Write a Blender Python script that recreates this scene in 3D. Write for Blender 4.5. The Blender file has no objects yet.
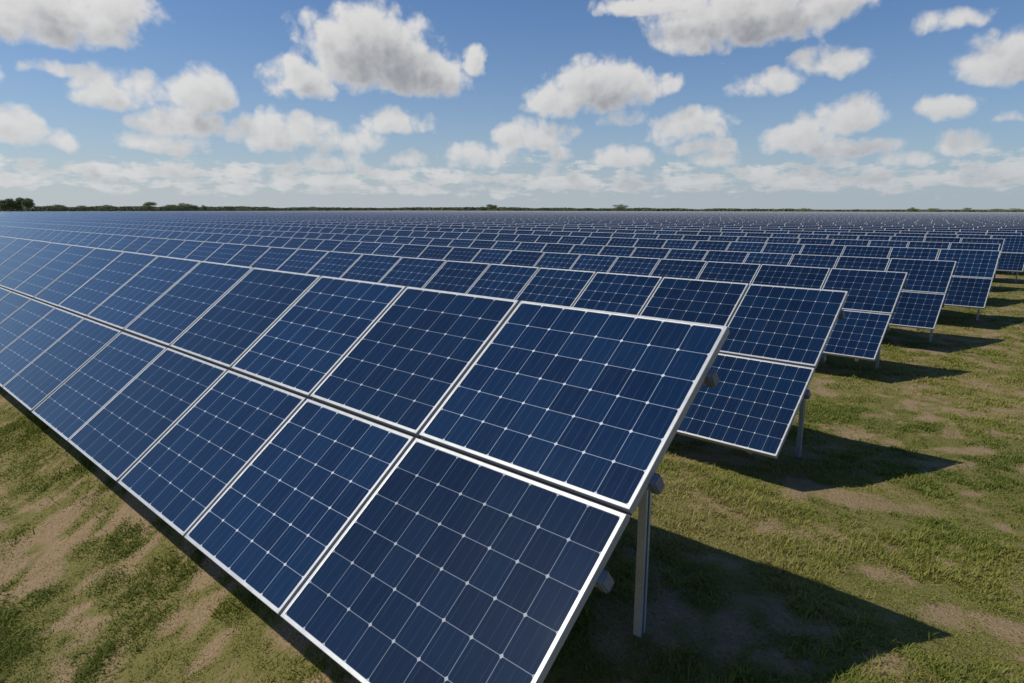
import bpy, bmesh, math, random
import numpy as np
from mathutils import Vector, Matrix, Euler

R = math.radians
random.seed(7)
rng = np.random.default_rng(11)
scene = bpy.context.scene
COL = scene.collection

# ------------------------------------------------------------------ camera
UNIT = 2.67                      # metres per layout unit
CAM_H = 0.72 * UNIT
cam_d = bpy.data.cameras.new('camera')
cam = bpy.data.objects.new('camera', cam_d)
COL.objects.link(cam)
cam.location = (0, 0, CAM_H)
cam.rotation_euler = (R(90 - 11.63), 0, 0)
cam_d.sensor_width = 36.0
cam_d.lens = 643.6 / 1024 * 36
cam_d.clip_start = 0.05
cam_d.clip_end = 9000
scene.camera = cam
scene.render.resolution_x, scene.render.resolution_y = 1024, 683

# ------------------------------------------------------------------ view
vs = scene.view_settings
vs.view_transform = 'Standard'
vs.look = 'None'
vs.gamma = 1
vs.use_curve_mapping = False
vs.exposure = 0.0

# ------------------------------------------------------------------ sun
SUN_SHIFT = (0.79, 0.015)         # where a shadow lands, per metre of height
sun_to = Vector((-SUN_SHIFT[0], -SUN_SHIFT[1], 1)).normalized()
SUN_EL = math.asin(sun_to.z)
SUN_AZ = math.atan2(sun_to.x, sun_to.y)
sd = bpy.data.lights.new('sun', 'SUN')
sd.energy = 4.3
sd.angle = R(0.5)
sd.color = (1.0, 0.93, 0.80)
so = bpy.data.objects.new('sun', sd)
COL.objects.link(so)
so.rotation_euler = (-sun_to).to_track_quat('-Z', 'Y').to_euler()

# ------------------------------------------------------------------ world: sky and clouds
SKY_STRENGTH = 0.075
SKY_TINT = (0.86, 1.06, 1.30)
world = bpy.data.worlds.new('World')
scene.world = world
world.use_nodes = True


class Net:
    """Small helper around a node tree."""
    def __init__(self, tree):
        self.t = tree

    def new(self, kind, **kw):
        n = self.t.nodes.new(kind)
        for k, v in kw.items():
            setattr(n, k, v)
        return n

    def put(self, sock, v):
        if hasattr(v, 'is_output') or isinstance(v, bpy.types.NodeSocket):
            self.t.links.new(v, sock)
        else:
            sock.default_value = v

    def m(self, op, a, b=0.0, c=None, clamp=False):
        n = self.new('ShaderNodeMath', operation=op, use_clamp=clamp)
        self.put(n.inputs[0], a)
        self.put(n.inputs[1], b)
        if c is not None:
            self.put(n.inputs[2], c)
        return n.outputs[0]

    def vm(self, op, a, b=None, scale=None):
        n = self.new('ShaderNodeVectorMath', operation=op)
        self.put(n.inputs[0], a)
        if b is not None:
            self.put(n.inputs[1], b)
        if scale is not None:
            self.put(n.inputs['Scale'], scale)
        return n.outputs['Value'] if op in ('LENGTH', 'DOT_PRODUCT', 'DISTANCE') else n.outputs[0]

    def sep(self, v):
        n = self.new('ShaderNodeSeparateXYZ')
        self.put(n.inputs[0], v)
        return n.outputs

    def com(self, x, y, z=0.0):
        n = self.new('ShaderNodeCombineXYZ')
        for i, v in enumerate((x, y, z)):
            self.put(n.inputs[i], v)
        return n.outputs[0]

    def noise(self, vec, scale, detail=4, rough=0.5, lac=2.0, col=False, dist=0.0, dims='3D'):
        n = self.new('ShaderNodeTexNoise', noise_dimensions=dims)
        self.put(n.inputs['Vector'], vec)
        n.inputs['Scale'].default_value = scale
        n.inputs['Detail'].default_value = detail
        n.inputs['Roughness'].default_value = rough
        n.inputs['Lacunarity'].default_value = lac
        n.inputs['Distortion'].default_value = dist
        return n.outputs['Color'] if col else n.outputs[0]

    def step(self, v, lo, hi, smooth=True):
        n = self.new('ShaderNodeMapRange', interpolation_type='SMOOTHSTEP' if smooth else 'LINEAR')
        self.put(n.inputs[0], v)
        self.put(n.inputs[1], lo)
        self.put(n.inputs[2], hi)
        n.inputs[3].default_value = 0.0
        n.inputs[4].default_value = 1.0
        return n.outputs[0]

    def mix(self, f, a, b):
        n = self.new('ShaderNodeMix', data_type='RGBA')
        self.put(n.inputs[0], f)
        self.put(n.inputs[6], a)
        self.put(n.inputs[7], b)
        return n.outputs[2]


# cumulus of the day: azimuth, elevation, half width, half height (degrees), weight
def sky_dir(px, py):
    x, y, z = px - 512, py - 341.5, 643.6
    th = R(11.63)
    f = -y * -math.sin(th) * -1 + z * math.cos(th)
    f = -math.sin(th) * y + math.cos(th) * z
    u = -math.cos(th) * y - math.sin(th) * z
    return math.degrees(math.atan2(x, f)), math.degrees(math.atan2(u, math.hypot(x, f)))


CLOUDS = [  # measured on the sky as seen from the field: centre x, centre y, rx, ry, weight
    (45, 20, 112, 46, 1.0), (120, 12, 45, 36, .9), (52, 70, 34, 10, .55),
    (118, 94, 52, 28, .85), (203, 96, 36, 32, 1.0), (180, 125, 50, 24, .9), (165, 145, 48, 14, .6),
    (14, 132, 34, 30, .9), (65, 141, 20, 14, .6),
    (372, 58, 74, 60, 1.1), (300, 82, 42, 30, .9), (425, 78, 52, 34, 1.0), (476, 66, 14, 24, .75), (330, 26, 40, 16, .35),
    (268, 135, 40, 28, .95), (302, 133, 34, 22, .8), (395, 124, 36, 18, .75), (345, 142, 40, 20, .55), (330, 165, 40, 14, .5),
    (602, 90, 66, 38, 1.0), (553, 104, 36, 26, .9), (658, 88, 26, 18, .7), (622, 118, 26, 12, .5),
    (745, 22, 112, 44, 1.1), (665, 6, 84, 16, .8), (835, 0, 44, 36, .8), (700, 40, 50, 26, .8),
    (765, 86, 38, 18, .7), (835, 62, 46, 22, .55), (945, 22, 44, 15, .5),
    (1010, 62, 62, 38, 1.0), (945, 110, 36, 18, .65), (852, 118, 44, 28, .95), (800, 140, 42, 26, .85), (845, 150, 58, 14, .8),
    (690, 130, 44, 26, .8), (706, 148, 40, 14, .7), (625, 160, 34, 16, .8), (712, 161, 24, 14, .75),
    (533, 138, 50, 22, .85), (480, 158, 44, 20, .6), (560, 156, 14, 14, .7), (548, 174, 16, 10, .5), (588, 75, 10, 8, .5),
    (958, 144, 34, 17, .75), (1012, 119, 24, 8, .45), (405, 162, 28, 12, .55), (905, 160, 30, 12, .5),
    (-90, 60, 80, 50, 1.0), (1130, 110, 60, 40, 1.0), (1190, 30, 80, 40, 1.0), (-60, 160, 60, 22, .7),
]
CL = []
for (px, py, rx, ry, w) in CLOUDS:
    a, e = sky_dir(px, py)
    a2, e2 = sky_dir(px + rx, py)
    a3, e3 = sky_dir(px, py - ry)
    CL.append((a, e, max(abs(a2 - a), .3), max(abs(e3 - e), .25), w))

def cloud_group(name, measured):
    g = bpy.data.node_groups.new(name, 'ShaderNodeTree')
    g.interface.new_socket('Angles', in_out='INPUT', socket_type='NodeSocketVector')
    g.interface.new_socket('Density', in_out='OUTPUT', socket_type='NodeSocketFloat')
    G = Net(g)
    gi, go = G.new('NodeGroupInput'), G.new('NodeGroupOutput')
    ang = gi.outputs[0]
    s = G.sep(ang)
    dens = None
    if measured:
        warp = G.vm('SUBTRACT', G.noise(ang, 0.30, 3, .55, col=True, dims='2D'), (.5, .5, .5))
        p = G.vm('ADD', ang, G.vm('MULTIPLY', warp, (1.5, .9, 0)))
        for (a, e, rx, ry, w) in CL:
            # each cloud is evaluated after the one before it (keeps the shader's stack small)
            pp = p if dens is None else G.vm('ADD', p, G.vm('MULTIPLY', G.com(dens, dens, dens), (1e-7, 1e-7, 0)))
            q = G.vm('MULTIPLY', G.vm('SUBTRACT', pp, (a, e, 0)), (1 / rx, 1 / ry, 0))
            t = G.sep(q)
            yy = G.m('MAXIMUM', t[1], G.m('MULTIPLY', t[1], -1.55))
            r2 = G.m('ADD', G.m('MULTIPLY', t[0], t[0]), G.m('MULTIPLY', yy, yy))
            f = G.m('MULTIPLY_ADD', r2, -w, w)
            dens = f if dens is None else G.m('SMOOTH_MAX', dens, f, 0.18)
        # the many small flat clouds low over the horizon
        low_n = G.noise(G.com(G.m('MULTIPLY', s[0], .36), G.m('MULTIPLY', s[1], 1.15), 3.3), 1.0, 4, .6)
        low_m = G.m('MULTIPLY', G.step(s[1], 0.3, 1.9), G.m('SUBTRACT', 1.0, G.step(s[1], 2.6, 5.6)))
        low = G.m('ADD', G.m('MULTIPLY', G.m('SUBTRACT', low_n, .48), 4.0), G.m('MULTIPLY_ADD', low_m, 1.35, -1.0))
        dens = G.m('MAXIMUM', dens, low)
    # clouds over the rest of the sky
    hi_n = G.noise(G.com(G.m('MULTIPLY', s[0], .035), G.m('MULTIPLY', s[1], .07), 8.1), 1.0, 3, .5)
    hi_m = G.m('MULTIPLY', G.step(G.m('ABSOLUTE', s[0]), 95, 110), G.m('SUBTRACT', 1.0, G.step(s[1], 32, 46)))
    hi = G.m('ADD', G.m('MULTIPLY', G.m('SUBTRACT', hi_n, .62), 5.0), G.m('MULTIPLY_ADD', hi_m, 2.0, -2.0))
    dens = hi if dens is None else G.m('MAXIMUM', dens, hi)
    puff = G.noise(ang, 0.42, 7 if measured else 3, .58, dims='2D')
    puff = G.m('SUBTRACT', puff, .50)
    if measured:
        vo = G.new('ShaderNodeTexVoronoi', voronoi_dimensions='2D', feature='F1')
        vo.inputs['Scale'].default_value = .50
        vo.inputs['Detail'].default_value = 2.5
        vo.inputs['Roughness'].default_value = .55
        G.put(vo.inputs['Vector'], G.vm('ADD', ang, G.vm('MULTIPLY', warp, (1.5, 1.5, 0))))
        puff = G.m('ADD', G.m('MULTIPLY', puff, .70), G.m('MULTIPLY_ADD', vo.outputs['Distance'], -.42, .30))
    dens = G.m('ADD', G.m('MAXIMUM', dens, -1.5), G.m('MULTIPLY_ADD', puff, 1.32, .07))
    G.put(go.inputs[0], dens)
    return g


W = Net(world.node_tree)
for n in list(world.node_tree.nodes):
    world.node_tree.nodes.remove(n)
out = W.new('ShaderNodeOutputWorld')
sky = W.new('ShaderNodeTexSky')
sky.sky_type = 'NISHITA'
sky.sun_disc = False
sky.sun_elevation = SUN_EL
sky.sun_rotation = SUN_AZ
sky.altitude = 100
sky.air_density = 1.0
sky.dust_density = 0.6
sky.ozone_density = 2.2
tc = W.new('ShaderNodeTexCoord')
d = W.vm('NORMALIZE', tc.outputs['Generated'])
sx = W.sep(d)
az = W.m('MULTIPLY', W.m('ARCTAN2', sx[0], sx[1]), 57.2958)
el = W.m('MULTIPLY', W.m('ARCSINE', sx[2]), 57.2958)
angles = W.com(az, el, 0)


hz = W.m('POWER', 2.71828, W.m('MULTIPLY', W.m('MAXIMUM', el, 0.0), -0.165))
K = 1.0 / SKY_STRENGTH
# air near the horizon is paler towards the sun's side
side = W.step(az, -45, 45, False)
haze_c = W.mix(side, (0.52 * K, 0.56 * K, 0.60 * K, 1), (0.37 * K, 0.435 * K, 0.515 * K, 1))
hs = W.new('ShaderNodeHueSaturation')
hs.inputs['Saturation'].default_value = 1.12
hs.inputs['Value'].default_value = 1.0
W.put(hs.inputs['Color'], sky.outputs[0])
blue = W.vm('MULTIPLY', hs.outputs[0], (SKY_TINT[0], SKY_TINT[1], SKY_TINT[2]))
clear = W.mix(W.m('MULTIPLY', hz, .90), blue, haze_c)


def sky_with_clouds(g):
    def density(vec):
        n = W.new('ShaderNodeGroup')
        n.node_tree = g
        W.put(n.inputs[0], vec)
        return n.outputs[0]

    def after(v):
        return W.vm('ADD', angles, W.vm('MULTIPLY', W.com(v, v, v), (1e-7, 1e-7, 0)))
    d0 = density(angles)
    d1 = density(W.vm('ADD', after(d0), (-0.5, 0.75, 0)))
    d2 = density(W.vm('ADD', after(d1), (-1.3, 2.1, 0)))
    alpha = W.step(d0, -0.11, 0.64)
    occ = W.m('ADD', W.m('MULTIPLY', W.step(d1, 0.0, 1.5), .40), W.m('MULTIPLY', W.step(d2, -.1, 1.3), .62))
    thin = W.step(d0, 0.0, 0.9)
    occ = W.m('MULTIPLY', occ, W.m('MULTIPLY_ADD', thin, .6, .4))
    lit = W.mix(side, (0.78 * K, 0.765 * K, 0.745 * K, 1), (0.70 * K, 0.685 * K, 0.665 * K, 1))
    shd = W.mix(side, (0.31 * K, 0.315 * K, 0.33 * K, 1), (0.25 * K, 0.26 * K, 0.285 * K, 1))
    cloud_c = W.mix(W.m('MINIMUM', occ, 1.0), lit, shd)
    cloud_c = W.mix(W.m('MULTIPLY', hz, .58), cloud_c, haze_c)
    bg = W.new('ShaderNodeBackground')
    bg.inputs['Strength'].default_value = SKY_STRENGTH
    W.put(bg.inputs['Color'], W.mix(W.m('MULTIPLY', alpha, .95), clear, cloud_c))
    return bg.outputs[0]


ahead = W.m('MULTIPLY', W.m('LESS_THAN', W.m('ABSOLUTE', az), 55), W.m('MULTIPLY', W.m('LESS_THAN', el, 21), W.m('GREATER_THAN', el, -.5)))
mxs = W.new('ShaderNodeMixShader')
W.put(mxs.inputs[0], ahead)
W.put(mxs.inputs[1], sky_with_clouds(cloud_group('cloud_density_overhead', False)))
W.put(mxs.inputs[2], sky_with_clouds(cloud_group('cloud_density', True)))
W.put(out.inputs['Surface'], mxs.outputs[0])


# ------------------------------------------------------------------ materials
def material(name):
    m = bpy.data.materials.new(name)
    m.use_nodes = True
    N = Net(m.node_tree)
    b = m.node_tree.nodes['Principled BSDF']
    return m, N, b


def make_frame_mat():
    m, N, b = material('anodised_aluminium')
    tc = N.new('ShaderNodeTexCoord')
    n = N.noise(N.vm('MULTIPLY', tc.outputs['Object'], (6, 6, 60)), 3, 4, .6)
    c = N.mix(N.step(n, .3, .75), (.33, .345, .365, 1), (.42, .435, .45, 1))
    N.put(b.inputs['Base Color'], c)
    b.inputs['Metallic'].default_value = .25
    b.inputs['Roughness'].default_value = .42
    return m


def make_steel_mat():
    m, N, b = material('galvanised_steel')
    tc = N.new('ShaderNodeTexCoord')
    v = N.new('ShaderNodeTexVoronoi')
    v.inputs['Scale'].default_value = 70
    N.put(v.inputs['Vector'], tc.outputs['Object'])
    n = N.noise(tc.outputs['Object'], 5, 5, .6)
    f = N.m('ADD', N.m('MULTIPLY', v.outputs['Color'], .35), N.m('MULTIPLY', n, .65))
    N.put(b.inputs['Base Color'], N.mix(f, (.34, .37, .41, 1), (.62, .65, .68, 1)))
    b.inputs['Metallic'].default_value = .55
    N.put(b.inputs['Roughness'], N.m('MULTIPLY_ADD', n, .3, .35))
    return m


def make_cell_mat(name, framed):
    """Dark blue silicon cells behind glass, in a white grid; UV counts cells. framed: every six cells an aluminium frame."""
    m, N, b = material(name)
    uvn = N.new('ShaderNodeUVMap')
    uv = uvn.outputs[0]
    s = N.sep(uv)
    fu, fv = N.m('FRACT', s[0]), N.m('FRACT', s[1])
    du, dv = N.m('ABSOLUTE', N.m('SUBTRACT', fu, .5)), N.m('ABSOLUTE', N.m('SUBTRACT', fv, .5))
    gap = N.m('MAXIMUM', N.step(du, .4875, .4920, False), N.step(dv, .4880, .4925, False))
    corner = N.step(N.m('ADD', du, dv), .930, .940, False)
    grid = N.m('MAXIMUM', gap, corner)
    # bus bars and fingers running up the slope
    bb = N.m('ABSOLUTE', N.m('SUBTRACT', N.m('FRACT', N.m('MULTIPLY', s[0], 3.0)), .5))
    bus = N.m('SUBTRACT', 1.0, N.step(bb, .012, .028, False))
    streak = N.noise(N.com(N.m('MULTIPLY', s[0], 26.0), N.m('MULTIPLY', s[1], .9)), 1.0, 3, .6)
    cellid = N.com(N.m('FLOOR', s[0]), N.m('FLOOR', s[1]), 0)
    oi = N.new('ShaderNodeObjectInfo')
    wn = N.new('ShaderNodeTexWhiteNoise', noise_dimensions='4D')
    N.put(wn.inputs['Vector'], cellid)
    N.put(wn.inputs['W'], oi.outputs['Random'])
    rnd = wn.outputs['Value']
    c = N.mix(rnd, (.0008, .0072, .026, 1), (.0020, .0135, .042, 1))
    c = N.mix(N.m('MULTIPLY', N.step(streak, .42, .75), .55), c, (.008, .020, .054, 1))
    c = N.mix(N.m('MULTIPLY', bus, N.m('MULTIPLY_ADD', streak, .9, -.18)), c, (.075, .105, .165, 1))
    c = N.mix(N.m('MULTIPLY', gap, .85), c, (.21, .245, .30, 1))
    c = N.mix(corner, c, (.38, .42, .47, 1))
    tc = N.new('ShaderNodeTexCoord')
    geo = N.new('ShaderNodeNewGeometry')
    c = N.vm('SCALE', c, scale=N.m('MULTIPLY_ADD', oi.outputs['Random'], .5, .75)) if not framed else c
    dust = N.noise(geo.outputs['Position'], 1.6, 6, .62)
    c = N.mix(N.m('MULTIPLY', N.step(dust, .40, .80), .006), c, (.42, .39, .33, 1))
    rough = N.m('MULTIPLY_ADD', dust, .012, .018)
    if framed:
        mu = N.m('ABSOLUTE', N.m('SUBTRACT', N.m('FRACT', N.m('DIVIDE', s[0], 6.0)), .5))
        mv = N.m('ABSOLUTE', N.m('SUBTRACT', N.m('FRACT', N.m('DIVIDE', s[1], 6.0)), .5))
        fr = N.m('MAXIMUM', N.step(mu, .482, .484, False), N.step(mv, .484, .486, False))
        c = N.mix(fr, c, (.36, .375, .40, 1))
        rough = N.m('MULTIPLY_ADD', fr, .3, rough)
    N.put(b.inputs['Base Color'], c)
    N.put(b.inputs['Roughness'], rough)
    b.inputs['IOR'].default_value = 1.5
    b.inputs['Specular IOR Level'].default_value = .50
    return m


M_FRAME = make_frame_mat()
M_STEEL = make_steel_mat()
M_CELL = make_cell_mat('silicon_cells', False)
M_FAR = make_cell_mat('silicon_panels', True)


def make_back_mat():
    m, N, b = material('white_backsheet')
    b.inputs['Base Color'].default_value = (.22, .225, .23, 1)
    b.inputs['Roughness'].default_value = .6
    return m


M_BACK = make_back_mat()


def plain_mat(name, col, rough):
    m, N, b = material(name)
    tc = N.new('ShaderNodeTexCoord')
    n = N.noise(tc.outputs['Object'], 12, 4, .6)
    N.put(b.inputs['Base Color'], N.mix(n, tuple(c * .7 for c in col) + (1,), tuple(c * 1.3 for c in col) + (1,)))
    b.inputs['Roughness'].default_value = rough
    return m


M_GAP_BLOCK = plain_mat('gap_block', (.030, .027, .024), .8)  # dark tone of the strips added to block sun in the gaps
M_PLUG = plain_mat('grey_plastic', (.16, .18, .21), .55)

# ------------------------------------------------------------------ noise on arrays
def hash2(ix, iy, seed):
    h = (ix.astype(np.int64) * 374761393 + iy.astype(np.int64) * 668265263 + seed * 974711) & 0xffffffff
    h = ((h ^ (h >> 13)) * 1274126177) & 0xffffffff
    return ((h ^ (h >> 16)) & 0xffff) / 65535.0


def vnoise(x, y, seed):
    ix, iy = np.floor(x), np.floor(y)
    fx, fy = x - ix, y - iy
    fx, fy = fx * fx * (3 - 2 * fx), fy * fy * (3 - 2 * fy)
    a, b = hash2(ix, iy, seed), hash2(ix + 1, iy, seed)
    c, d_ = hash2(ix, iy + 1, seed), hash2(ix + 1, iy + 1, seed)
    return (a * (1 - fx) + b * fx) * (1 - fy) + (c * (1 - fx) + d_ * fx) * fy


def fbm(x, y, seed, octaves=5, gain=.55):
    t, amp, tot = 0, 1.0, 0
    for o in range(octaves):
        t = t + amp * vnoise(x * 2 ** o + 17.3 * o, y * 2 ** o - 9.1 * o, seed + o)
        tot += amp
        amp *= gain
    return t / tot


# ------------------------------------------------------------------ layout of the field
DIR1 = np.array([-0.74187296, 0.67054046])       # along the rows, away from their ends
DIR2 = np.array([0.67054046, 0.74187296])        # from row to row, away from the camera
TILT = R(37.56)
A_XY = np.array([0.34096, 1.0]) * UNIT           # upper end corner of the nearest row
TOP_H = 0.539 * UNIT                             # upper edge above the ground
GV = np.array([-50, -1.0, -.62, -.20, .05, .9, 1.4, 3.39, 4.73, 5.9, 7.3, 9, 400]) * UNIT
GZ = np.array([-1.02, -1.01, -.955, -.705, -.705, -.825, -.871, -.963, -.973, -.945, -.945, -.945, -.945]) * UNIT + CAM_H  # front shaped low to widen the shadow strip, rear to lengthen shadows
ROW_V = np.array([0, 1.4, 3.39, 4.73, 5.9, 7.3, 400]) * UNIT      # datum the tables hang from, row by row
ROW_Z = np.array([-.72, -.811, -.903, -.913, -.885, -.885, -.885]) * UNIT + CAM_H


def ground_base(x, y):
    v = (x - A_XY[0]) * DIR2[0] + (y - A_XY[1]) * DIR2[1]
    z = 0
    for o in (-.5, -.25, 0, .25, .5):            # smoothed so the slope has no creases
        z = z + np.interp(v + o, GV, GZ)
    return z / 5


def ground_z(x, y):
    b = fbm(x * .55, y * .55, 3, 3) - .5
    return ground_base(x, y) + b * .10 + (fbm(x * 2.2, y * 2.2, 9, 2) - .5) * .030


def grass_amount(x, y):
    """0 bare earth .. 1 thick turf."""
    a = fbm(x * 1.1 + 3, y * 1.1, 21, 6, .74)
    b = fbm(x * 4.2, y * 4.2, 37, 5, .66)
    v = a * .30 + b * .70
    return np.clip((v - .385) / .11, 0, 1)


def new_mesh(name, verts, faces, mats=(), mat_idx=None, smooth=False):
    me = bpy.data.meshes.new(name)
    me.from_pydata([tuple(v) for v in verts], [], faces)
    for m in mats:
        me.materials.append(m)
    if mat_idx is not None:
        me.polygons.foreach_set('material_index', mat_idx)
    if smooth:
        me.polygons.foreach_set('use_smooth', [True] * len(me.polygons))
    me.update()
    return me


def array_mesh(name, verts, quads=None, tris=None, mat=None, smooth=False):
    me = bpy.data.meshes.new(name)
    nq = 0 if quads is None else len(quads)
    nt = 0 if tris is None else len(tris)
    me.vertices.add(len(verts))
    me.vertices.foreach_set('co', np.asarray(verts, np.float32).ravel())
    me.loops.add(nq * 4 + nt * 3)
    li = []
    if nq:
        li.append(np.asarray(quads, np.int32).ravel())
    if nt:
        li.append(np.asarray(tris, np.int32).ravel())
    me.loops.foreach_set('vertex_index', np.concatenate(li))
    me.polygons.add(nq + nt)
    st = np.concatenate([np.arange(nq) * 4, nq * 4 + np.arange(nt) * 3]).astype(np.int32)
    me.polygons.foreach_set('loop_start', st)
    if smooth:
        me.polygons.foreach_set('use_smooth', np.ones(nq + nt, bool))
    me.update(calc_edges=True)
    if mat:
        me.materials.append(mat)
    return me


def link(name, data, parent=None):
    o = bpy.data.objects.new(name, data)
    COL.objects.link(o)
    if parent is not None:
        o.parent = parent
    return o


# ------------------------------------------------------------------ ground
def axis(parts):
    out_ = []
    for a, b, n in parts:
        out_.append(np.linspace(a, b, n, endpoint=False))
    return np.concatenate(out_)


def geo_axis(start, end, n):
    return np.geomspace(start, end, n)


xs = np.concatenate([-geo_axis(9, 4000, 60)[::-1], np.arange(-8.9, 20, .075), geo_axis(20, 4000, 70)])
ys = np.concatenate([[-2000, -300, -60, -20, -8, -3], np.arange(-1, 24, .075), geo_axis(24, 4000, 110)])
gx, gy = np.meshgrid(xs, ys)
gz = ground_z(gx, gy)
far_mask = (np.abs(gx) > 200) | (gy > 300)
gz = np.where(far_mask, GZ[-1], gz)
gv = np.stack([gx.ravel(), gy.ravel(), gz.ravel()], 1)
nx, ny = len(xs), len(ys)
idx = np.arange(nx * ny).reshape(ny, nx)
gq = np.stack([idx[:-1, :-1].ravel(), idx[:-1, 1:].ravel(), idx[1:, 1:].ravel(), idx[1:, :-1].ravel()], 1)


def make_ground_mat():
    m, N, b = material('patchy_turf')
    at = N.new('ShaderNodeAttribute', attribute_name='turf')
    geo = N.new('ShaderNodeNewGeometry')
    pos = geo.outputs['Position']
    n1 = N.noise(pos, 9, 6, .65)
    n2 = N.noise(pos, 55, 4, .7)
    n3 = N.noise(pos, .5, 4, .6)
    t = N.m('ADD', at.outputs['Fac'], N.m('ADD', N.m('MULTIPLY_ADD', n1, 1.5, -.75), N.m('MULTIPLY_ADD', n2, 1.2, -.6)))
    t = N.m('MULTIPLY', N.step(t, .30, .95), .85)
    dirt = N.mix(n1, (.190, .134, .074, 1), (.315, .232, .138, 1))
    dirt = N.mix(N.step(n2, .45, .75), dirt, (.36, .27, .17, 1))
    dirt = N.mix(N.step(n2, .30, .42), (.07, .05, .03, 1), dirt)
    vo = N.new('ShaderNodeTexVoronoi')
    vo.inputs['Scale'].default_value = 38
    N.put(vo.inputs['Vector'], N.vm('ADD', pos, N.vm('MULTIPLY', N.noise(pos, 20, 2, .5, col=True), (.03, .03, .03))))
    clod = N.step(vo.outputs['Distance'], .10, .42)
    dirt = N.mix(N.m('MULTIPLY', clod, .28), dirt, (.14, .098, .056, 1))
    grass = N.mix(n2, (.078, .086, .019, 1), (.176, .166, .047, 1))
    grass = N.mix(N.step(n3, .40, .68), grass, (.185, .155, .060, 1))
    N.put(b.inputs['Base Color'], N.mix(t, dirt, grass))
    b.inputs['Roughness'].default_value = .95
    b.inputs['Specular IOR Level'].default_value = .1
    bump = N.new('ShaderNodeBump')
    bump.inputs['Strength'].default_value = .6
    bump.inputs['Distance'].default_value = .03
    N.put(bump.inputs['Height'], N.m('SUBTRACT', N.m('ADD', n1, N.m('MULTIPLY', n2, .6)), N.m('MULTIPLY', clod, .5)))
    N.put(b.inputs['Normal'], bump.outputs[0])
    return m


gm = array_mesh('ground', gv, quads=gq, mat=make_ground_mat(), smooth=True)
attr = gm.attributes.new('turf', 'FLOAT', 'POINT')
attr.data.foreach_set('value', grass_amount(gx, gy).ravel().astype(np.float32))
ground = link('ground', gm)
ground['kind'] = 'structure'


# ------------------------------------------------------------------ grass blades
def make_grass_mat():
    m, N, b = material('grass_blades')
    at = N.new('ShaderNodeAttribute', attribute_name='tone')
    ramp = N.new('ShaderNodeValToRGB')
    cr = ramp.color_ramp
    cr.elements[0].position, cr.elements[0].color = 0, (.125, .160, .026, 1)
    cr.elements[1].position, cr.elements[1].color = 1, (.36, .29, .14, 1)
    for p_, c_ in ((.35, (.200, .225, .038, 1)), (.62, (.270, .260, .060, 1)), (.82, (.34, .28, .105, 1))):
        e_ = cr.elements.new(p_)
        e_.color = c_
    N.put(ramp.inputs[0], at.outputs['Fac'])
    N.put(b.inputs['Base Color'], ramp.outputs[0])
    b.inputs['Roughness'].default_value = .6
    b.inputs['Specular IOR Level'].default_value = .25
    tr = N.new('ShaderNodeBsdfTranslucent')
    N.put(tr.inputs['Color'], ramp.outputs[0])
    mx = N.new('ShaderNodeMixShader')
    mx.inputs[0].default_value = .42
    N.put(mx.inputs[1], b.outputs[0])
    N.put(mx.inputs[2], tr.outputs[0])
    o = [n for n in m.node_tree.nodes if n.type == 'OUTPUT_MATERIAL'][0]
    N.put(o.inputs['Surface'], mx.outputs[0])
    return m


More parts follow.
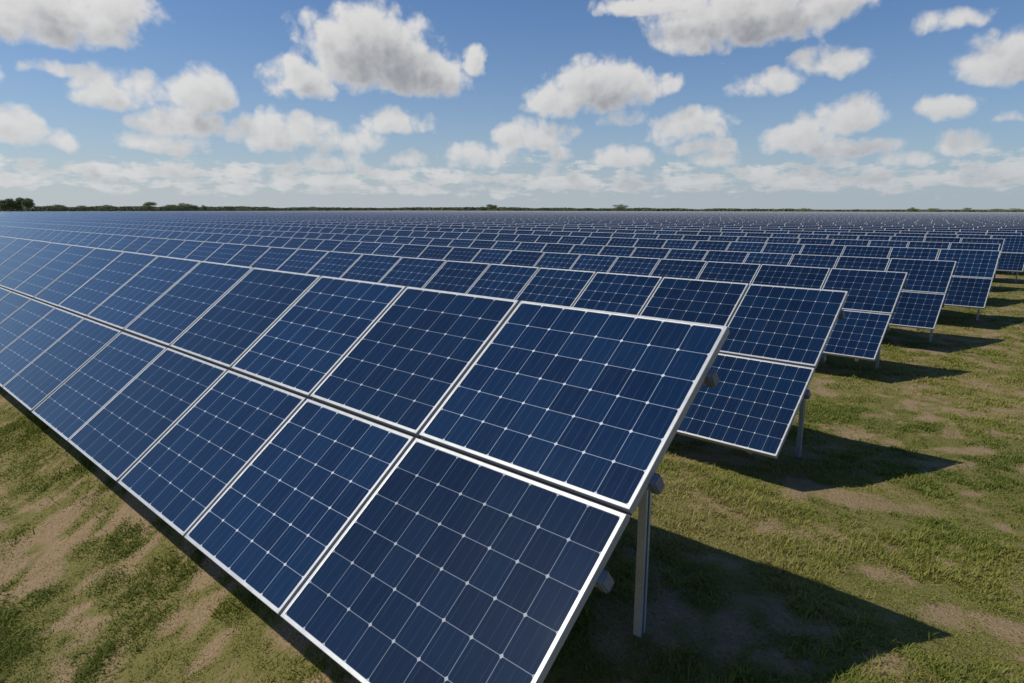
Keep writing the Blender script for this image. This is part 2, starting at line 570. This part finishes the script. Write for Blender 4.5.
def scatter_grass():
    # candidate tuft positions inside the visible ground, thinning with distance
    P, D = [], []
    for (r0, r1, dens_) in ((1.2, 3.2, 5200), (3.2, 5.5, 3900), (5.5, 9, 2100), (9, 15, 1200), (15, 26, 480), (26, 45, 130)):
        area = R(108) / 2 * (r1 ** 2 - r0 ** 2)
        n = int(area * dens_)
        th = rng.uniform(R(-48), R(60), n)
        r = np.sqrt(rng.uniform(r0 ** 2, r1 ** 2, n))
        P.append(np.stack([r * np.sin(th), r * np.cos(th)], 1))
        D.append(r)
    P, D = np.concatenate(P), np.concatenate(D)
    u = (P - A_XY) @ DIR1
    v = (P - A_XY) @ DIR2
    # seen: in front of the nearest row, or beyond the row ends
    keep = (v < -.25 * UNIT) | (u < 3.2 + .0 * v)
    g_ = grass_amount(P[:, 0], P[:, 1])
    keep &= rng.uniform(0, 1, len(P)) < (.22 + .75 * g_) * np.clip((fbm(P[:, 0] * 9, P[:, 1] * 9, 91, 3) - .18) * 2.6, .25, 1.3)
    P, D, g_ = P[keep], D[keep], g_[keep]
    nb = np.where(D < 5.5, 8, np.where(D < 9, 7, 6))
    rep = np.repeat(np.arange(len(P)), nb)
    n = len(rep)
    base = P[rep] + rng.normal(0, 1, (n, 2)) * (np.clip(.014 + .0025 * D[rep], 0, .06) * (2.2 - 1.3 * g_[rep]))[:, None]
    tuft_h = rng.gamma(3.2, .3, len(P)) * (.40 + .60 * g_)
    clump = fbm(P[:, 0] * 2.6, P[:, 1] * 2.6, 71, 3)
    tuft_h = tuft_h * np.clip((clump - .30) * 3.2, .35, 1.7)
    tall = rng.uniform(0, 1, len(P)) < .004
    tuft_h = np.where(tall, tuft_h + 2.6, tuft_h)
    h = .0165 * tuft_h[rep] * rng.uniform(.5, 1.3, n)
    w = .0012 + .00055 * D[rep] * rng.uniform(.6, 1.2, n)
    ph = rng.uniform(0, 2 * np.pi, n)
    lean = rng.uniform(.4, 1.5, n) * h * (1 + 1.2 * (1 - g_[rep]))
    side = np.stack([np.cos(ph), np.sin(ph)], 1)
    fall = np.stack([-np.sin(ph), np.cos(ph)], 1) * np.sign(rng.uniform(-1, 1, n))[:, None]
    z0 = ground_z(base[:, 0], base[:, 1]) - .002
    V = np.zeros((n, 5, 3), np.float32)
    V[:, 0, :2] = base - side * w[:, None]
    V[:, 1, :2] = base + side * w[:, None]
    mid = base + fall * (lean * .35)[:, None]
    V[:, 2, :2] = mid + side * (w * .75)[:, None]
    V[:, 3, :2] = mid - side * (w * .75)[:, None]
    V[:, 4, :2] = base + fall * lean[:, None]
    V[:, 0, 2] = V[:, 1, 2] = z0
    V[:, 2, 2] = V[:, 3, 2] = z0 + h * .62
    V[:, 4, 2] = z0 + h
    i0 = np.arange(n) * 5
    quads = np.stack([i0, i0 + 1, i0 + 2, i0 + 3], 1)
    tris = np.stack([i0 + 3, i0 + 2, i0 + 4], 1)
    me = array_mesh('grass', V.reshape(-1, 3), quads, tris, make_grass_mat())
    dry = fbm(P[:, 0] * .7 + 40, P[:, 1] * .7, 55, 4)
    tone = np.clip((dry[rep] - .5) * 1.6 + .45 + rng.normal(0, .17, n) + .30 * (.55 - g_[rep]) - .06, 0, 1)
    a_ = me.attributes.new('tone', 'FLOAT', 'POINT')
    a_.data.foreach_set('value', np.repeat(tone, 5).astype(np.float32))
    o = link('grass', me)
    o['kind'] = 'stuff'
    o['label'] = 'short patchy green and straw coloured grass on brown earth around the panels'
    o['category'] = 'grass'
    print('grass blades', n, flush=True)


scatter_grass()

# ------------------------------------------------------------------ solar tables
MOD_L = 0.3472 * UNIT
GAP_V = 0.0076 * UNIT
GAP_H = 0.0075 * UNIT
SLOPE = 2 * MOD_L + GAP_V
FR_W, FR_D = 0.0165, 0.037
TILT_M = Matrix.Rotation(TILT, 4, 'X')


def box_bm(bm, x0, x1, y0, y1, z0, z1, M=None):
    vs_ = [bm.verts.new((x, y, z)) for z in (z0, z1) for y in (y0, y1) for x in (x0, x1)]
    f = []
    for q in ((0, 2, 3, 1), (4, 5, 7, 6), (0, 1, 5, 4), (2, 6, 7, 3), (0, 4, 6, 2), (1, 3, 7, 5)):
        f.append(bm.faces.new([vs_[i] for i in q]))
    if M is not None:
        for v in vs_:
            v.co = M @ v.co
    return vs_, f


def finish(bm, name, mats):
    me = bpy.data.meshes.new(name)
    bm.normal_update()
    bm.to_mesh(me)
    bm.free()
    for m in mats:
        me.materials.append(m)
    return me


def laminate_mesh(w, cols, rows=6):
    bm = bmesh.new()
    uvl = bm.loops.layers.uv.new('UVMap')
    x0, x1, y0, y1 = -w + FR_W - .004, -FR_W + .004, -MOD_L + FR_W - .004, -FR_W + .004
    vs_, f = box_bm(bm, x0, x1, y0, y1, -.009, -.003)
    ov = .004 / ((w - 2 * FR_W) / cols)
    for face in f:
        top = face.normal.z > .5 if face.normal.length else False
        face.material_index = 1
    bm.normal_update()
    for face in f:
        if face.normal.z > .5:
            face.material_index = 0
        for lp in face.loops:
            co = lp.vert.co
            lp[uvl].uv = (-ov + (co.x - x0) / (x1 - x0) * (cols + 2 * ov), -ov + (co.y - y0) / (y1 - y0) * (rows + 2 * ov))
    # junction box behind the panel
    _, jf = box_bm(bm, -w / 2 - .06, -w / 2 + .06, -.17, -.08, -.032, -.009)
    for face in jf:
        face.material_index = 1
    return finish(bm, 'solar_panel', [M_CELL, M_BACK])


def frame_mesh(w, tier):
    bm = bmesh.new()
    def ring(dx, z):
        return [bm.verts.new(c) for c in ((-w + dx, -MOD_L + dx, z), (-dx, -MOD_L + dx, z), (-dx, -dx, z), (-w + dx, -dx, z))]
    b = .0018
    rings = [ring(FR_W, -.0060), ring(FR_W, -.0004), ring(FR_W - b, 0.0), ring(b, 0.0), ring(0, -b), ring(0, -FR_D), ring(FR_W * .9, -FR_D), ring(FR_W * .9, -FR_D + .003),
             ring(.003, -FR_D + .003)]
    for a, c in zip(rings[:-1], rings[1:]):
        for i in range(4):
            j = (i + 1) % 4
            bm.faces.new((a[i], a[j], c[j], c[i]))
    bmesh.ops.recalc_face_normals(bm, faces=bm.faces)
    # dark strips added across the gaps to stop sun leaking between panels
    ff = box_bm(bm, -w - GAP_H + .001, -w - .0005, -MOD_L, 0, -.030, -.026)[1]
    if tier == 0:
        ff += box_bm(bm, -w - GAP_H, 0, -MOD_L - GAP_V + .001, -MOD_L - .0005, -.034, -.0305)[1]
    for f_ in ff:
        f_.material_index = 1
    return finish(bm, 'panel_frame', [M_FRAME, M_GAP_BLOCK])


W6, W8 = 0.385 * UNIT - GAP_H, 0.442 * UNIT - GAP_H
LAM = {6: laminate_mesh(W6, 6), 8: laminate_mesh(W8, 8)}
FRM = {(c, t): frame_mesh(w, t) for c, w in ((6, W6), (8, W8)) for t in (0, 1)}
BASEW = {6: W6, 8: W8}

PURLIN_S = (-0.085, -0.285, -0.44)
PUR_TOP = -FR_D - .002
PUR_H, PUR_W = .070, .042


def purlin_mesh(length):
    """C-section purlin, x from its end stub inwards."""
    bm = bmesh.new()
    t = .005
    prof = [(-PUR_W / 2, 0), (PUR_W / 2, 0), (PUR_W / 2, -.016), (PUR_W / 2 - t, -.016), (PUR_W / 2 - t, -t), (-PUR_W / 2 + t, -t),
            (-PUR_W / 2 + t, -PUR_H + t), (PUR_W / 2 - t, -PUR_H + t), (PUR_W / 2 - t, -PUR_H + .016), (PUR_W / 2, -PUR_H + .016), (PUR_W / 2, -PUR_H), (-PUR_W / 2, -PUR_H)]
    a = [bm.verts.new((.012, y, z)) for y, z in prof]
    c = [bm.verts.new((-length, y, z)) for y, z in prof]
    n = len(prof)
    for i in range(n):
        j = (i + 1) % n
        bm.faces.new((a[i], a[j], c[j], c[i]))
    bm.faces.new(c[::-1])
    # closed plastic end plug on the stub
    bm.faces.new(a)
    n0 = len(bm.faces)
    vs_, f = box_bm(bm, -.020, .022, -PUR_W / 2 - .006, PUR_W / 2 + .006, -PUR_H - .006, .001)
    ed = list({e for q in f for e in q.edges})
    r = bmesh.ops.bevel(bm, geom=ed, offset=.007, segments=2, affect='EDGES')
    bm.faces.ensure_lookup_table()
    for f_ in bm.faces:
        if f_.calc_center_median().x > -.021 and len(f_.verts) < 12 and f_.calc_center_median().x < 1 and not any(v.co.x < -.5 for v in f_.verts):
            f_.material_index = 1
    bmesh.ops.recalc_face_normals(bm, faces=bm.faces)
    return finish(bm, 'purlin', [M_STEEL, M_PLUG])


def post_mesh(top_z):
    """Rammed sigma-section steel post."""
    bm = bmesh.new()
    t, w, dth = .0035, .038, .022
    prof = [(-w / 2, -dth), (-w / 2, dth), (w / 2, dth), (w / 2, dth - .014), (w / 2 - t, dth - .014), (w / 2 - t, dth - t),
            (-w / 2 + t, dth - t), (-w / 2 + t, .012), (-w / 2 + .016, .006), (-w / 2 + .016, -.006), (-w / 2 + t, -.012), (-w / 2 + t, -dth + t),
            (w / 2 - t, -dth + t), (w / 2 - t, -dth + .014), (w / 2, -dth + .014), (w / 2, -dth), (-w / 2 + .0, -dth)]
    prof = prof[:-1]
    a = [bm.verts.new((x, y, -.50)) for x, y in prof]
    c = [bm.verts.new((x, y, top_z)) for x, y in prof]
    n = len(prof)
    for i in range(n):
        j = (i + 1) % n
        bm.faces.new((a[i], a[j], c[j], c[i]))
    bm.faces.new(c)
    bmesh.ops.recalc_face_normals(bm, faces=bm.faces)
    return finish(bm, 'post', [M_STEEL])


def rafter_mesh():
    bm = bmesh.new()
    z1 = PUR_TOP - PUR_H - .004
    _, f = box_bm(bm, -.022, .022, -SLOPE * .96, -.03, z1 - .075, z1)
    bmesh.ops.bevel(bm, geom=bm.edges[:], offset=.003, segments=1, affect='EDGES')
    return finish(bm, 'rafter', [M_STEEL])


POST_V = -0.088 * UNIT           # post line, measured level from the upper edge
POST_U = 0.083 * UNIT
post_top = TOP_H + math.tan(TILT) * POST_V - (FR_D + PUR_H + .055) / math.cos(TILT)
POST = post_mesh(post_top)
RAFTER = rafter_mesh()


def clamp_mesh():
    """Bracket plate with bolt heads joining post and rafter."""
    bm = bmesh.new()
    box_bm(bm, .031, .037, -.05, .05, -.10, .07)
    for y, z in ((-.025, -.07), (.025, -.07), (0, .03)):
        r = bmesh.ops.create_cone(bm, cap_ends=True, segments=6, radius1=.010, radius2=.010, depth=.010,
                                  matrix=Matrix.Translation((.042, y, z)) @ Matrix.Rotation(R(90), 4, 'Y'))
    return finish(bm, 'bracket', [M_STEEL])


BRACKET = clamp_mesh()


def slab_mesh(name, x_start, ncols, pitch, simple_posts, z_end=None):
    """A long stretch of panels too far away to tell apart one by one: real tilted slabs, upper and lower tier, on purlins and posts."""
    bm = bmesh.new()
    uvl = bm.loops.layers.uv.new('UVMap')
    xa, xb = x_start, x_start - ncols * pitch
    for tier in (0, 1):
        y1 = -tier * (MOD_L + GAP_V)
        y0 = y1 - MOD_L
        vs_, f = box_bm(bm, xb, xa, y0, y1, -FR_D, 0)
        bm.normal_update()
        for face in f:
            up = face.normal.z > .5
            face.material_index = 0 if up else 1
            for lp in face.loops:
                co = lp.vert.co
                lp[uvl].uv = ((xa - co.x) / pitch * 6, (y1 - co.y) / MOD_L * 6 + .0)
    for s in PURLIN_S:
        _, f = box_bm(bm, xb, xa, s * UNIT - PUR_W / 2, s * UNIT + PUR_W / 2, PUR_TOP - PUR_H, PUR_TOP)
        for face in f:
            face.material_index = 2
    for v in bm.verts:
        v.co = TILT_M @ v.co
        v.co.z += TOP_H
    if simple_posts:
        k = 0
        x = xa - POST_U
        while x > xb:
            _, f = box_bm(bm, x - .028, x + .028, POST_V - .035, POST_V + .035, -.50, post_top + .05)
            for face in f:
                face.material_index = 2
            x -= 3 * pitch
    return finish(bm, name, [M_FAR, M_FRAME, M_STEEL])


ROT = math.atan2(-0.67054046, 0.74187296)
GROUP = 'parallel rows of solar panels'
PITCH = 0.385 * UNIT
row_v = [0, 1.401, 3.393, 4.728, 5.897, 7.28, 8.70, 10.0, 11.30]
row_u = [0, .193, .396, .343, .196, .33, .425, .26, .46]
while row_v[-1] < 92:
    row_v.append(row_v[-1] + 1.32 + random.uniform(-.04, .04))
    row_u.append(random.uniform(.2, .5))
row_w = {
    0: [(8, .442), (6, .361), (6, .373), (6, .393), (6, .389), (6, .400)],
    1: [(8, .342), (6, .360), (6, .330), (6, .325), (6, .325), (6, .330)],
    2: [(8, .425), (8, .440), (6, .387), (6, .373), (6, .372), (6, .365)],
    3: [(8, .43), (6, .37), (6, .36), (6, .385)],
    4: [(8, .44), (6, .38), (8, .40)],
}
ORD = ['', 'second', 'third', 'fourth', 'fifth', 'sixth', 'seventh', 'eighth', 'ninth']
LABELS = [
    'nearest and largest row of navy solar panels, its front edge over sunlit grass',
    'second row of solar panels, showing past the end of the nearest row above a post',
    'third row of solar panels from the front, its end two ranks behind the nearest row',
    'fourth row of solar panels from the front, between the third and fifth rows',
    'fifth row of solar panels from the front, its tall end hiding rows behind',
    'sixth row of solar panels from the front, end mostly hidden behind the fifth row',
    'seventh row of solar panels from the front, end just peeking past the fifth row',
    'eighth row of solar panels from the front, between the seventh and ninth rows',
    'ninth row of solar panels from the front, end at the right edge above a shadow',
]
FAR_LABEL = 'far row of solar panels seen only as a thin blue strip below the treeline'
ND = len(LABELS)
FAR_MESH = slab_mesh('solar_panel_row', 0.0, 312, PITCH, True)
cam_uv = -np.array([A_XY @ DIR1, A_XY @ DIR2])


def row_origin(v, u):
    xy = A_XY + DIR2 * v * UNIT + DIR1 * u * UNIT
    return (xy[0], xy[1], float(np.interp(v * UNIT, ROW_V, ROW_Z)))


for k, (v, u) in enumerate(zip(row_v, row_u)):
    loc = row_origin(v, u)
    if k >= ND:
        o = link('solar_panel_row', FAR_MESH)
        o.location, o.rotation_euler = loc, (0, 0, ROT)
        o['label'], o['category'], o['group'] = FAR_LABEL, 'solar panels', GROUP
        continue
    root = bpy.data.objects.new('solar_panel_row', None)
    COL.objects.link(root)
    root.empty_display_size = .2
    root.location, root.rotation_euler = loc, (0, 0, ROT)
    root['label'], root['category'], root['group'] = LABELS[k], 'solar panels', GROUP
    need = min(11.7 * (v + .97) + 2, 118) * UNIT          # length of the row
    widths = list(row_w.get(k, [(8, .43)]))
    x = 0.0
    cols_done = 0
    first_x = []
    while cols_done < 50 and -x < need:
        c, wu = widths[cols_done] if cols_done < len(widths) else (6, .385 if k else .392)
        wm = wu * UNIT - GAP_H
        first_x.append(x)
        for tier in (0, 1):
            p = link('solar_panel', LAM[c], root)
            off = Vector((x, -tier * (MOD_L + GAP_V), 0))
            off = TILT_M @ off
            p.location = (off.x, off.y, off.z + TOP_H)
            # each panel sits a hair differently on its clamps
            p.rotation_euler = (TILT + R(random.gauss(0, .09)), R(random.gauss(0, .09)), 0)
            p.scale.x = wm / BASEW[c]
            f = link('panel_frame', FRM[c, tier], p)
        x -= wu * UNIT
        cols_done += 1
    length = -x
    rest = int((need - length) / PITCH)
    if rest > 0:
        s_ = link('solar_panel', slab_mesh('solar_panel', x, rest, PITCH, False), root)
        s_['kind'] = 'stuff'
        length += rest * PITCH
    for s in PURLIN_S:
        pu = link('purlin', purlin_mesh(length), root)
        off = TILT_M @ Vector((0, s * UNIT, PUR_TOP))
        pu.location = (0, off.y, off.z + TOP_H)
        pu.rotation_euler = (TILT, 0, 0)
    px = -POST_U
    n = 0
    while -px < min(length, 50 * PITCH):
        po = link('post', POST, root)
        po.location = (px, POST_V, 0)
        ra = link('rafter', RAFTER, root)
        ra.location = (px - .052, 0, TOP_H)
        ra.rotation_euler = (TILT, 0, 0)
        br = link('bracket', BRACKET, po)
        br.location = (-.002, 0, post_top - .09)
        px -= 3 * PITCH
        n += 1


# ------------------------------------------------------------------ trees on the horizon
def make_leaf_mat(name, gain):
    m, N, b = material(name)
    geo = N.new('ShaderNodeNewGeometry')
    oi = N.new('ShaderNodeObjectInfo')
    n = N.noise(geo.outputs['Position'], .35, 4, .6)
    f = N.m('ADD', N.m('MULTIPLY', n, .85), N.m('MULTIPLY', geo.outputs['Random Per Island'], .15))
    c = N.mix(f, (.034, .052, .020, 1), (.110, .145, .050, 1))
    c = N.mix(N.m('MULTIPLY', oi.outputs['Random'], .4), c, (.120, .140, .055, 1))
    N.put(b.inputs['Base Color'], N.vm('SCALE', c, scale=gain))
    b.inputs['Roughness'].default_value = .8
    return m


def make_bark_mat():
    m, N, b = material('bark')
    tc = N.new('ShaderNodeTexCoord')
    n = N.noise(N.vm('MULTIPLY', tc.outputs['Object'], (8, 8, 1.5)), 1.5, 5, .6)
    N.put(b.inputs['Base Color'], N.mix(n, (.05, .035, .022, 1), (.16, .12, .08, 1)))
    b.inputs['Roughness'].default_value = .9
    return m


M_LEAF, M_BARK = make_leaf_mat('hedge_leaves', 1.0), make_bark_mat()
M_CROWN = make_leaf_mat('tree_leaves', 1.7)


def leaf_quads(centres, size):
    n = len(centres)
    a = rng.normal(0, 1, (n, 3))
    a /= np.linalg.norm(a, axis=1)[:, None]
    b = np.cross(a, rng.normal(0, 1, (n, 3)))
    b /= np.linalg.norm(b, axis=1)[:, None]
    s = size * rng.uniform(.5, 1.3, n)[:, None]
    a, b = a * s, b * s * .7
    V = np.stack([centres - a, centres - b * .9, centres + a, centres + b], 1).reshape(-1, 3)
    return V, np.arange(n * 4).reshape(-1, 4)


def tree(name, x, y, height, width, label, shape='round'):
    z = GZ[-1]
    root = bpy.data.objects.new(name, None)
    COL.objects.link(root)
    root.location = (x, y, z - .1)
    root['label'], root['category'], root['group'] = label, 'tree', 'trees along the horizon'
    th = height * (.30 if shape == 'round' else .2)
    # trunk with a few limbs
    bm = bmesh.new()
    def limb(p0, p1, r0, r1):
        d_ = (p1 - p0)
        q = d_.to_track_quat('Z', 'Y').to_matrix().to_4x4()
        bmesh.ops.create_cone(bm, cap_ends=True, segments=7, radius1=r0, radius2=r1, depth=d_.length,
                              matrix=Matrix.Translation((p0 + p1) / 2) @ q)
    top = Vector((random.uniform(-.1, .1) * width, 0, height * .72))
    limb(Vector((0, 0, 0)), Vector((0, 0, th)), height * .030, height * .022)
    limb(Vector((0, 0, th * .97)), top, height * .022, height * .006)
    lobes = []
    nl = 9 if shape == 'round' else 7
    for i in range(nl):
        a = i * 2.4 + random.uniform(-.4, .4)
        rr = width * .30 * random.uniform(.6, 1.15)
        hz_ = height * random.uniform(.34, .84)
        c = Vector((rr * math.cos(a), rr * math.sin(a), hz_))
        limb(Vector((0, 0, th + (hz_ - th) * .35)), c, height * .012, height * .004)
        lobes.append((c, width * random.uniform(.17, .27), height * random.uniform(.11, .18)))
    lobes.append((Vector((top.x, top.y, height * .84)), width * .2, height * .15))
    lobes.append((Vector((0, 0, height * .55)), width * .33, height * .25))
    link('trunk', finish(bm, 'trunk', [M_BARK]), root)
    C = []
    for c, rw, rh in lobes:
        n = 380
        u_ = rng.normal(0, 1, (n, 3))
        u_ /= np.linalg.norm(u_, axis=1)[:, None]
        rad = rng.uniform(.30, 1.05, n)[:, None]
        C.append(np.array(c) + u_ * rad * np.array([rw, rw, rh]))
    C = np.concatenate(C)
    V, Q = leaf_quads(C, height * .030)
    link('crown', array_mesh('crown', V, Q, mat=M_CROWN), root)


def at_px(px, dist):
    """A spot on the far ground in the compass direction of a measured tree."""
    x = (px - 512) / 657.0
    return x * dist, dist


# measured: x, top y, width px, distance (m), words
def h_for(top_y, dist):
    return CAM_H - GZ[-1] + (209 - top_y) * dist / 657


TREES = [
    (-9, 200.5, 12, 470, 'leafy tree cut by the far left edge, in the tall clump'),
    (4, 200.8, 11, 460, 'left tree of the tall clump at the far left of the horizon'),
    (13, 199.6, 11, 465, 'middle tree of the tall clump at the far left of the horizon'),
    (21, 198.8, 11, 470, 'tallest tree of the clump at the far left of the horizon'),
    (28, 199.4, 10, 462, 'right tree of the tall clump, standing at its open end'),
    (57, 205.0, 14, 480, 'low rounded tree just right of the tall left clump'),
    (85, 205.8, 10, 500, 'small dark tree between the low rounded tree and a peaked tree'),
    (106, 205.2, 11, 500, 'small peaked tree right of the small dark tree on the left horizon'),
    (148, 202.8, 15, 480, 'broad domed tree, tallest between left clump and middle of horizon'),
    (170, 205.0, 13, 490, 'tree at left side of the long leafy group right of the domed tree'),
    (181, 203.6, 14, 480, 'pale green tree topping the long leafy group right of the domed tree'),
    (192, 205.0, 12, 488, 'tree at right side of the long leafy group right of the domed tree'),
    (204, 205.6, 8, 490, 'narrow tree standing alone just right of the long leafy group'),
    (242, 206.4, 12, 520, 'low dark tree about a quarter across the horizon'),
    (266, 206.9, 10, 520, 'very low tree right of the low dark one on the horizon'),
    (313, 206.8, 10, 520, 'lone low tree between the left groups and the central dark tree'),
    (482, 206.8, 5, 500, 'tiny narrow tree touching the central dark tree on its left'),
    (491, 204.8, 12, 500, 'dark domed tree at the centre of the horizon beside a tiny one'),
    (621, 204.9, 13, 500, 'dark domed tree right of centre, alone above the flat treeline'),
    (804, 208.2, 12, 420, 'faint low tree on the right half of the treeline'),
    (913, 207.6, 8, 400, 'small dark round tree on the right beside a wider bush'),
    (930, 208.3, 14, 400, 'wide low tree just right of the small dark round tree'),
    (966, 207.9, 9, 400, 'dark round tree standing alone near the right edge of the horizon'),
    (996, 208.8, 14, 400, 'low tree left of the last broad tree at the right edge'),
    (1014, 208.4, 18, 400, 'last broad low tree at the right edge of the horizon'),
]
for (px, ty, wpx, dist, label) in TREES:
    x, y = at_px(px, dist)
    tree('broadleaf_tree', x, y, h_for(ty, dist) * 1.12, wpx * dist / 657 * 1.3, label)


def treeline():
    n = 110000
    px = rng.uniform(-160, 1180, n)
    dist = np.interp(px, [-160, 300, 620, 1180], [560, 560, 540, 440]) + rng.uniform(-12, 40, n)
    x, y = (px - 512) / 657 * dist, dist
    top = np.interp(px, [0, 60, 200, 300, 480, 640, 760, 860, 1024], [206.5, 206.4, 206.3, 207.4, 207.5, 207.9, 208.9, 209.8, 209.8])
    bump = (fbm(px * .05, px * 0, 5, 4, .6) - .5) * 2.0 - .35
    htop = CAM_H - GZ[-1] + (209 - (top - bump)) * dist / 657
    htop = np.maximum(htop, .8)
    t = rng.uniform(0, 1, n) ** 1.15
    z = GZ[-1] + htop * t
    C = np.stack([x, y, z], 1)
    V, Q = leaf_quads(C, .62)
    o = link('treeline', array_mesh('treeline', V, Q, mat=M_LEAF))
    o['kind'] = 'stuff'
    o['label'] = 'low dark green hedge and woodland line running along the whole horizon'
    o['category'] = 'treeline'


treeline()
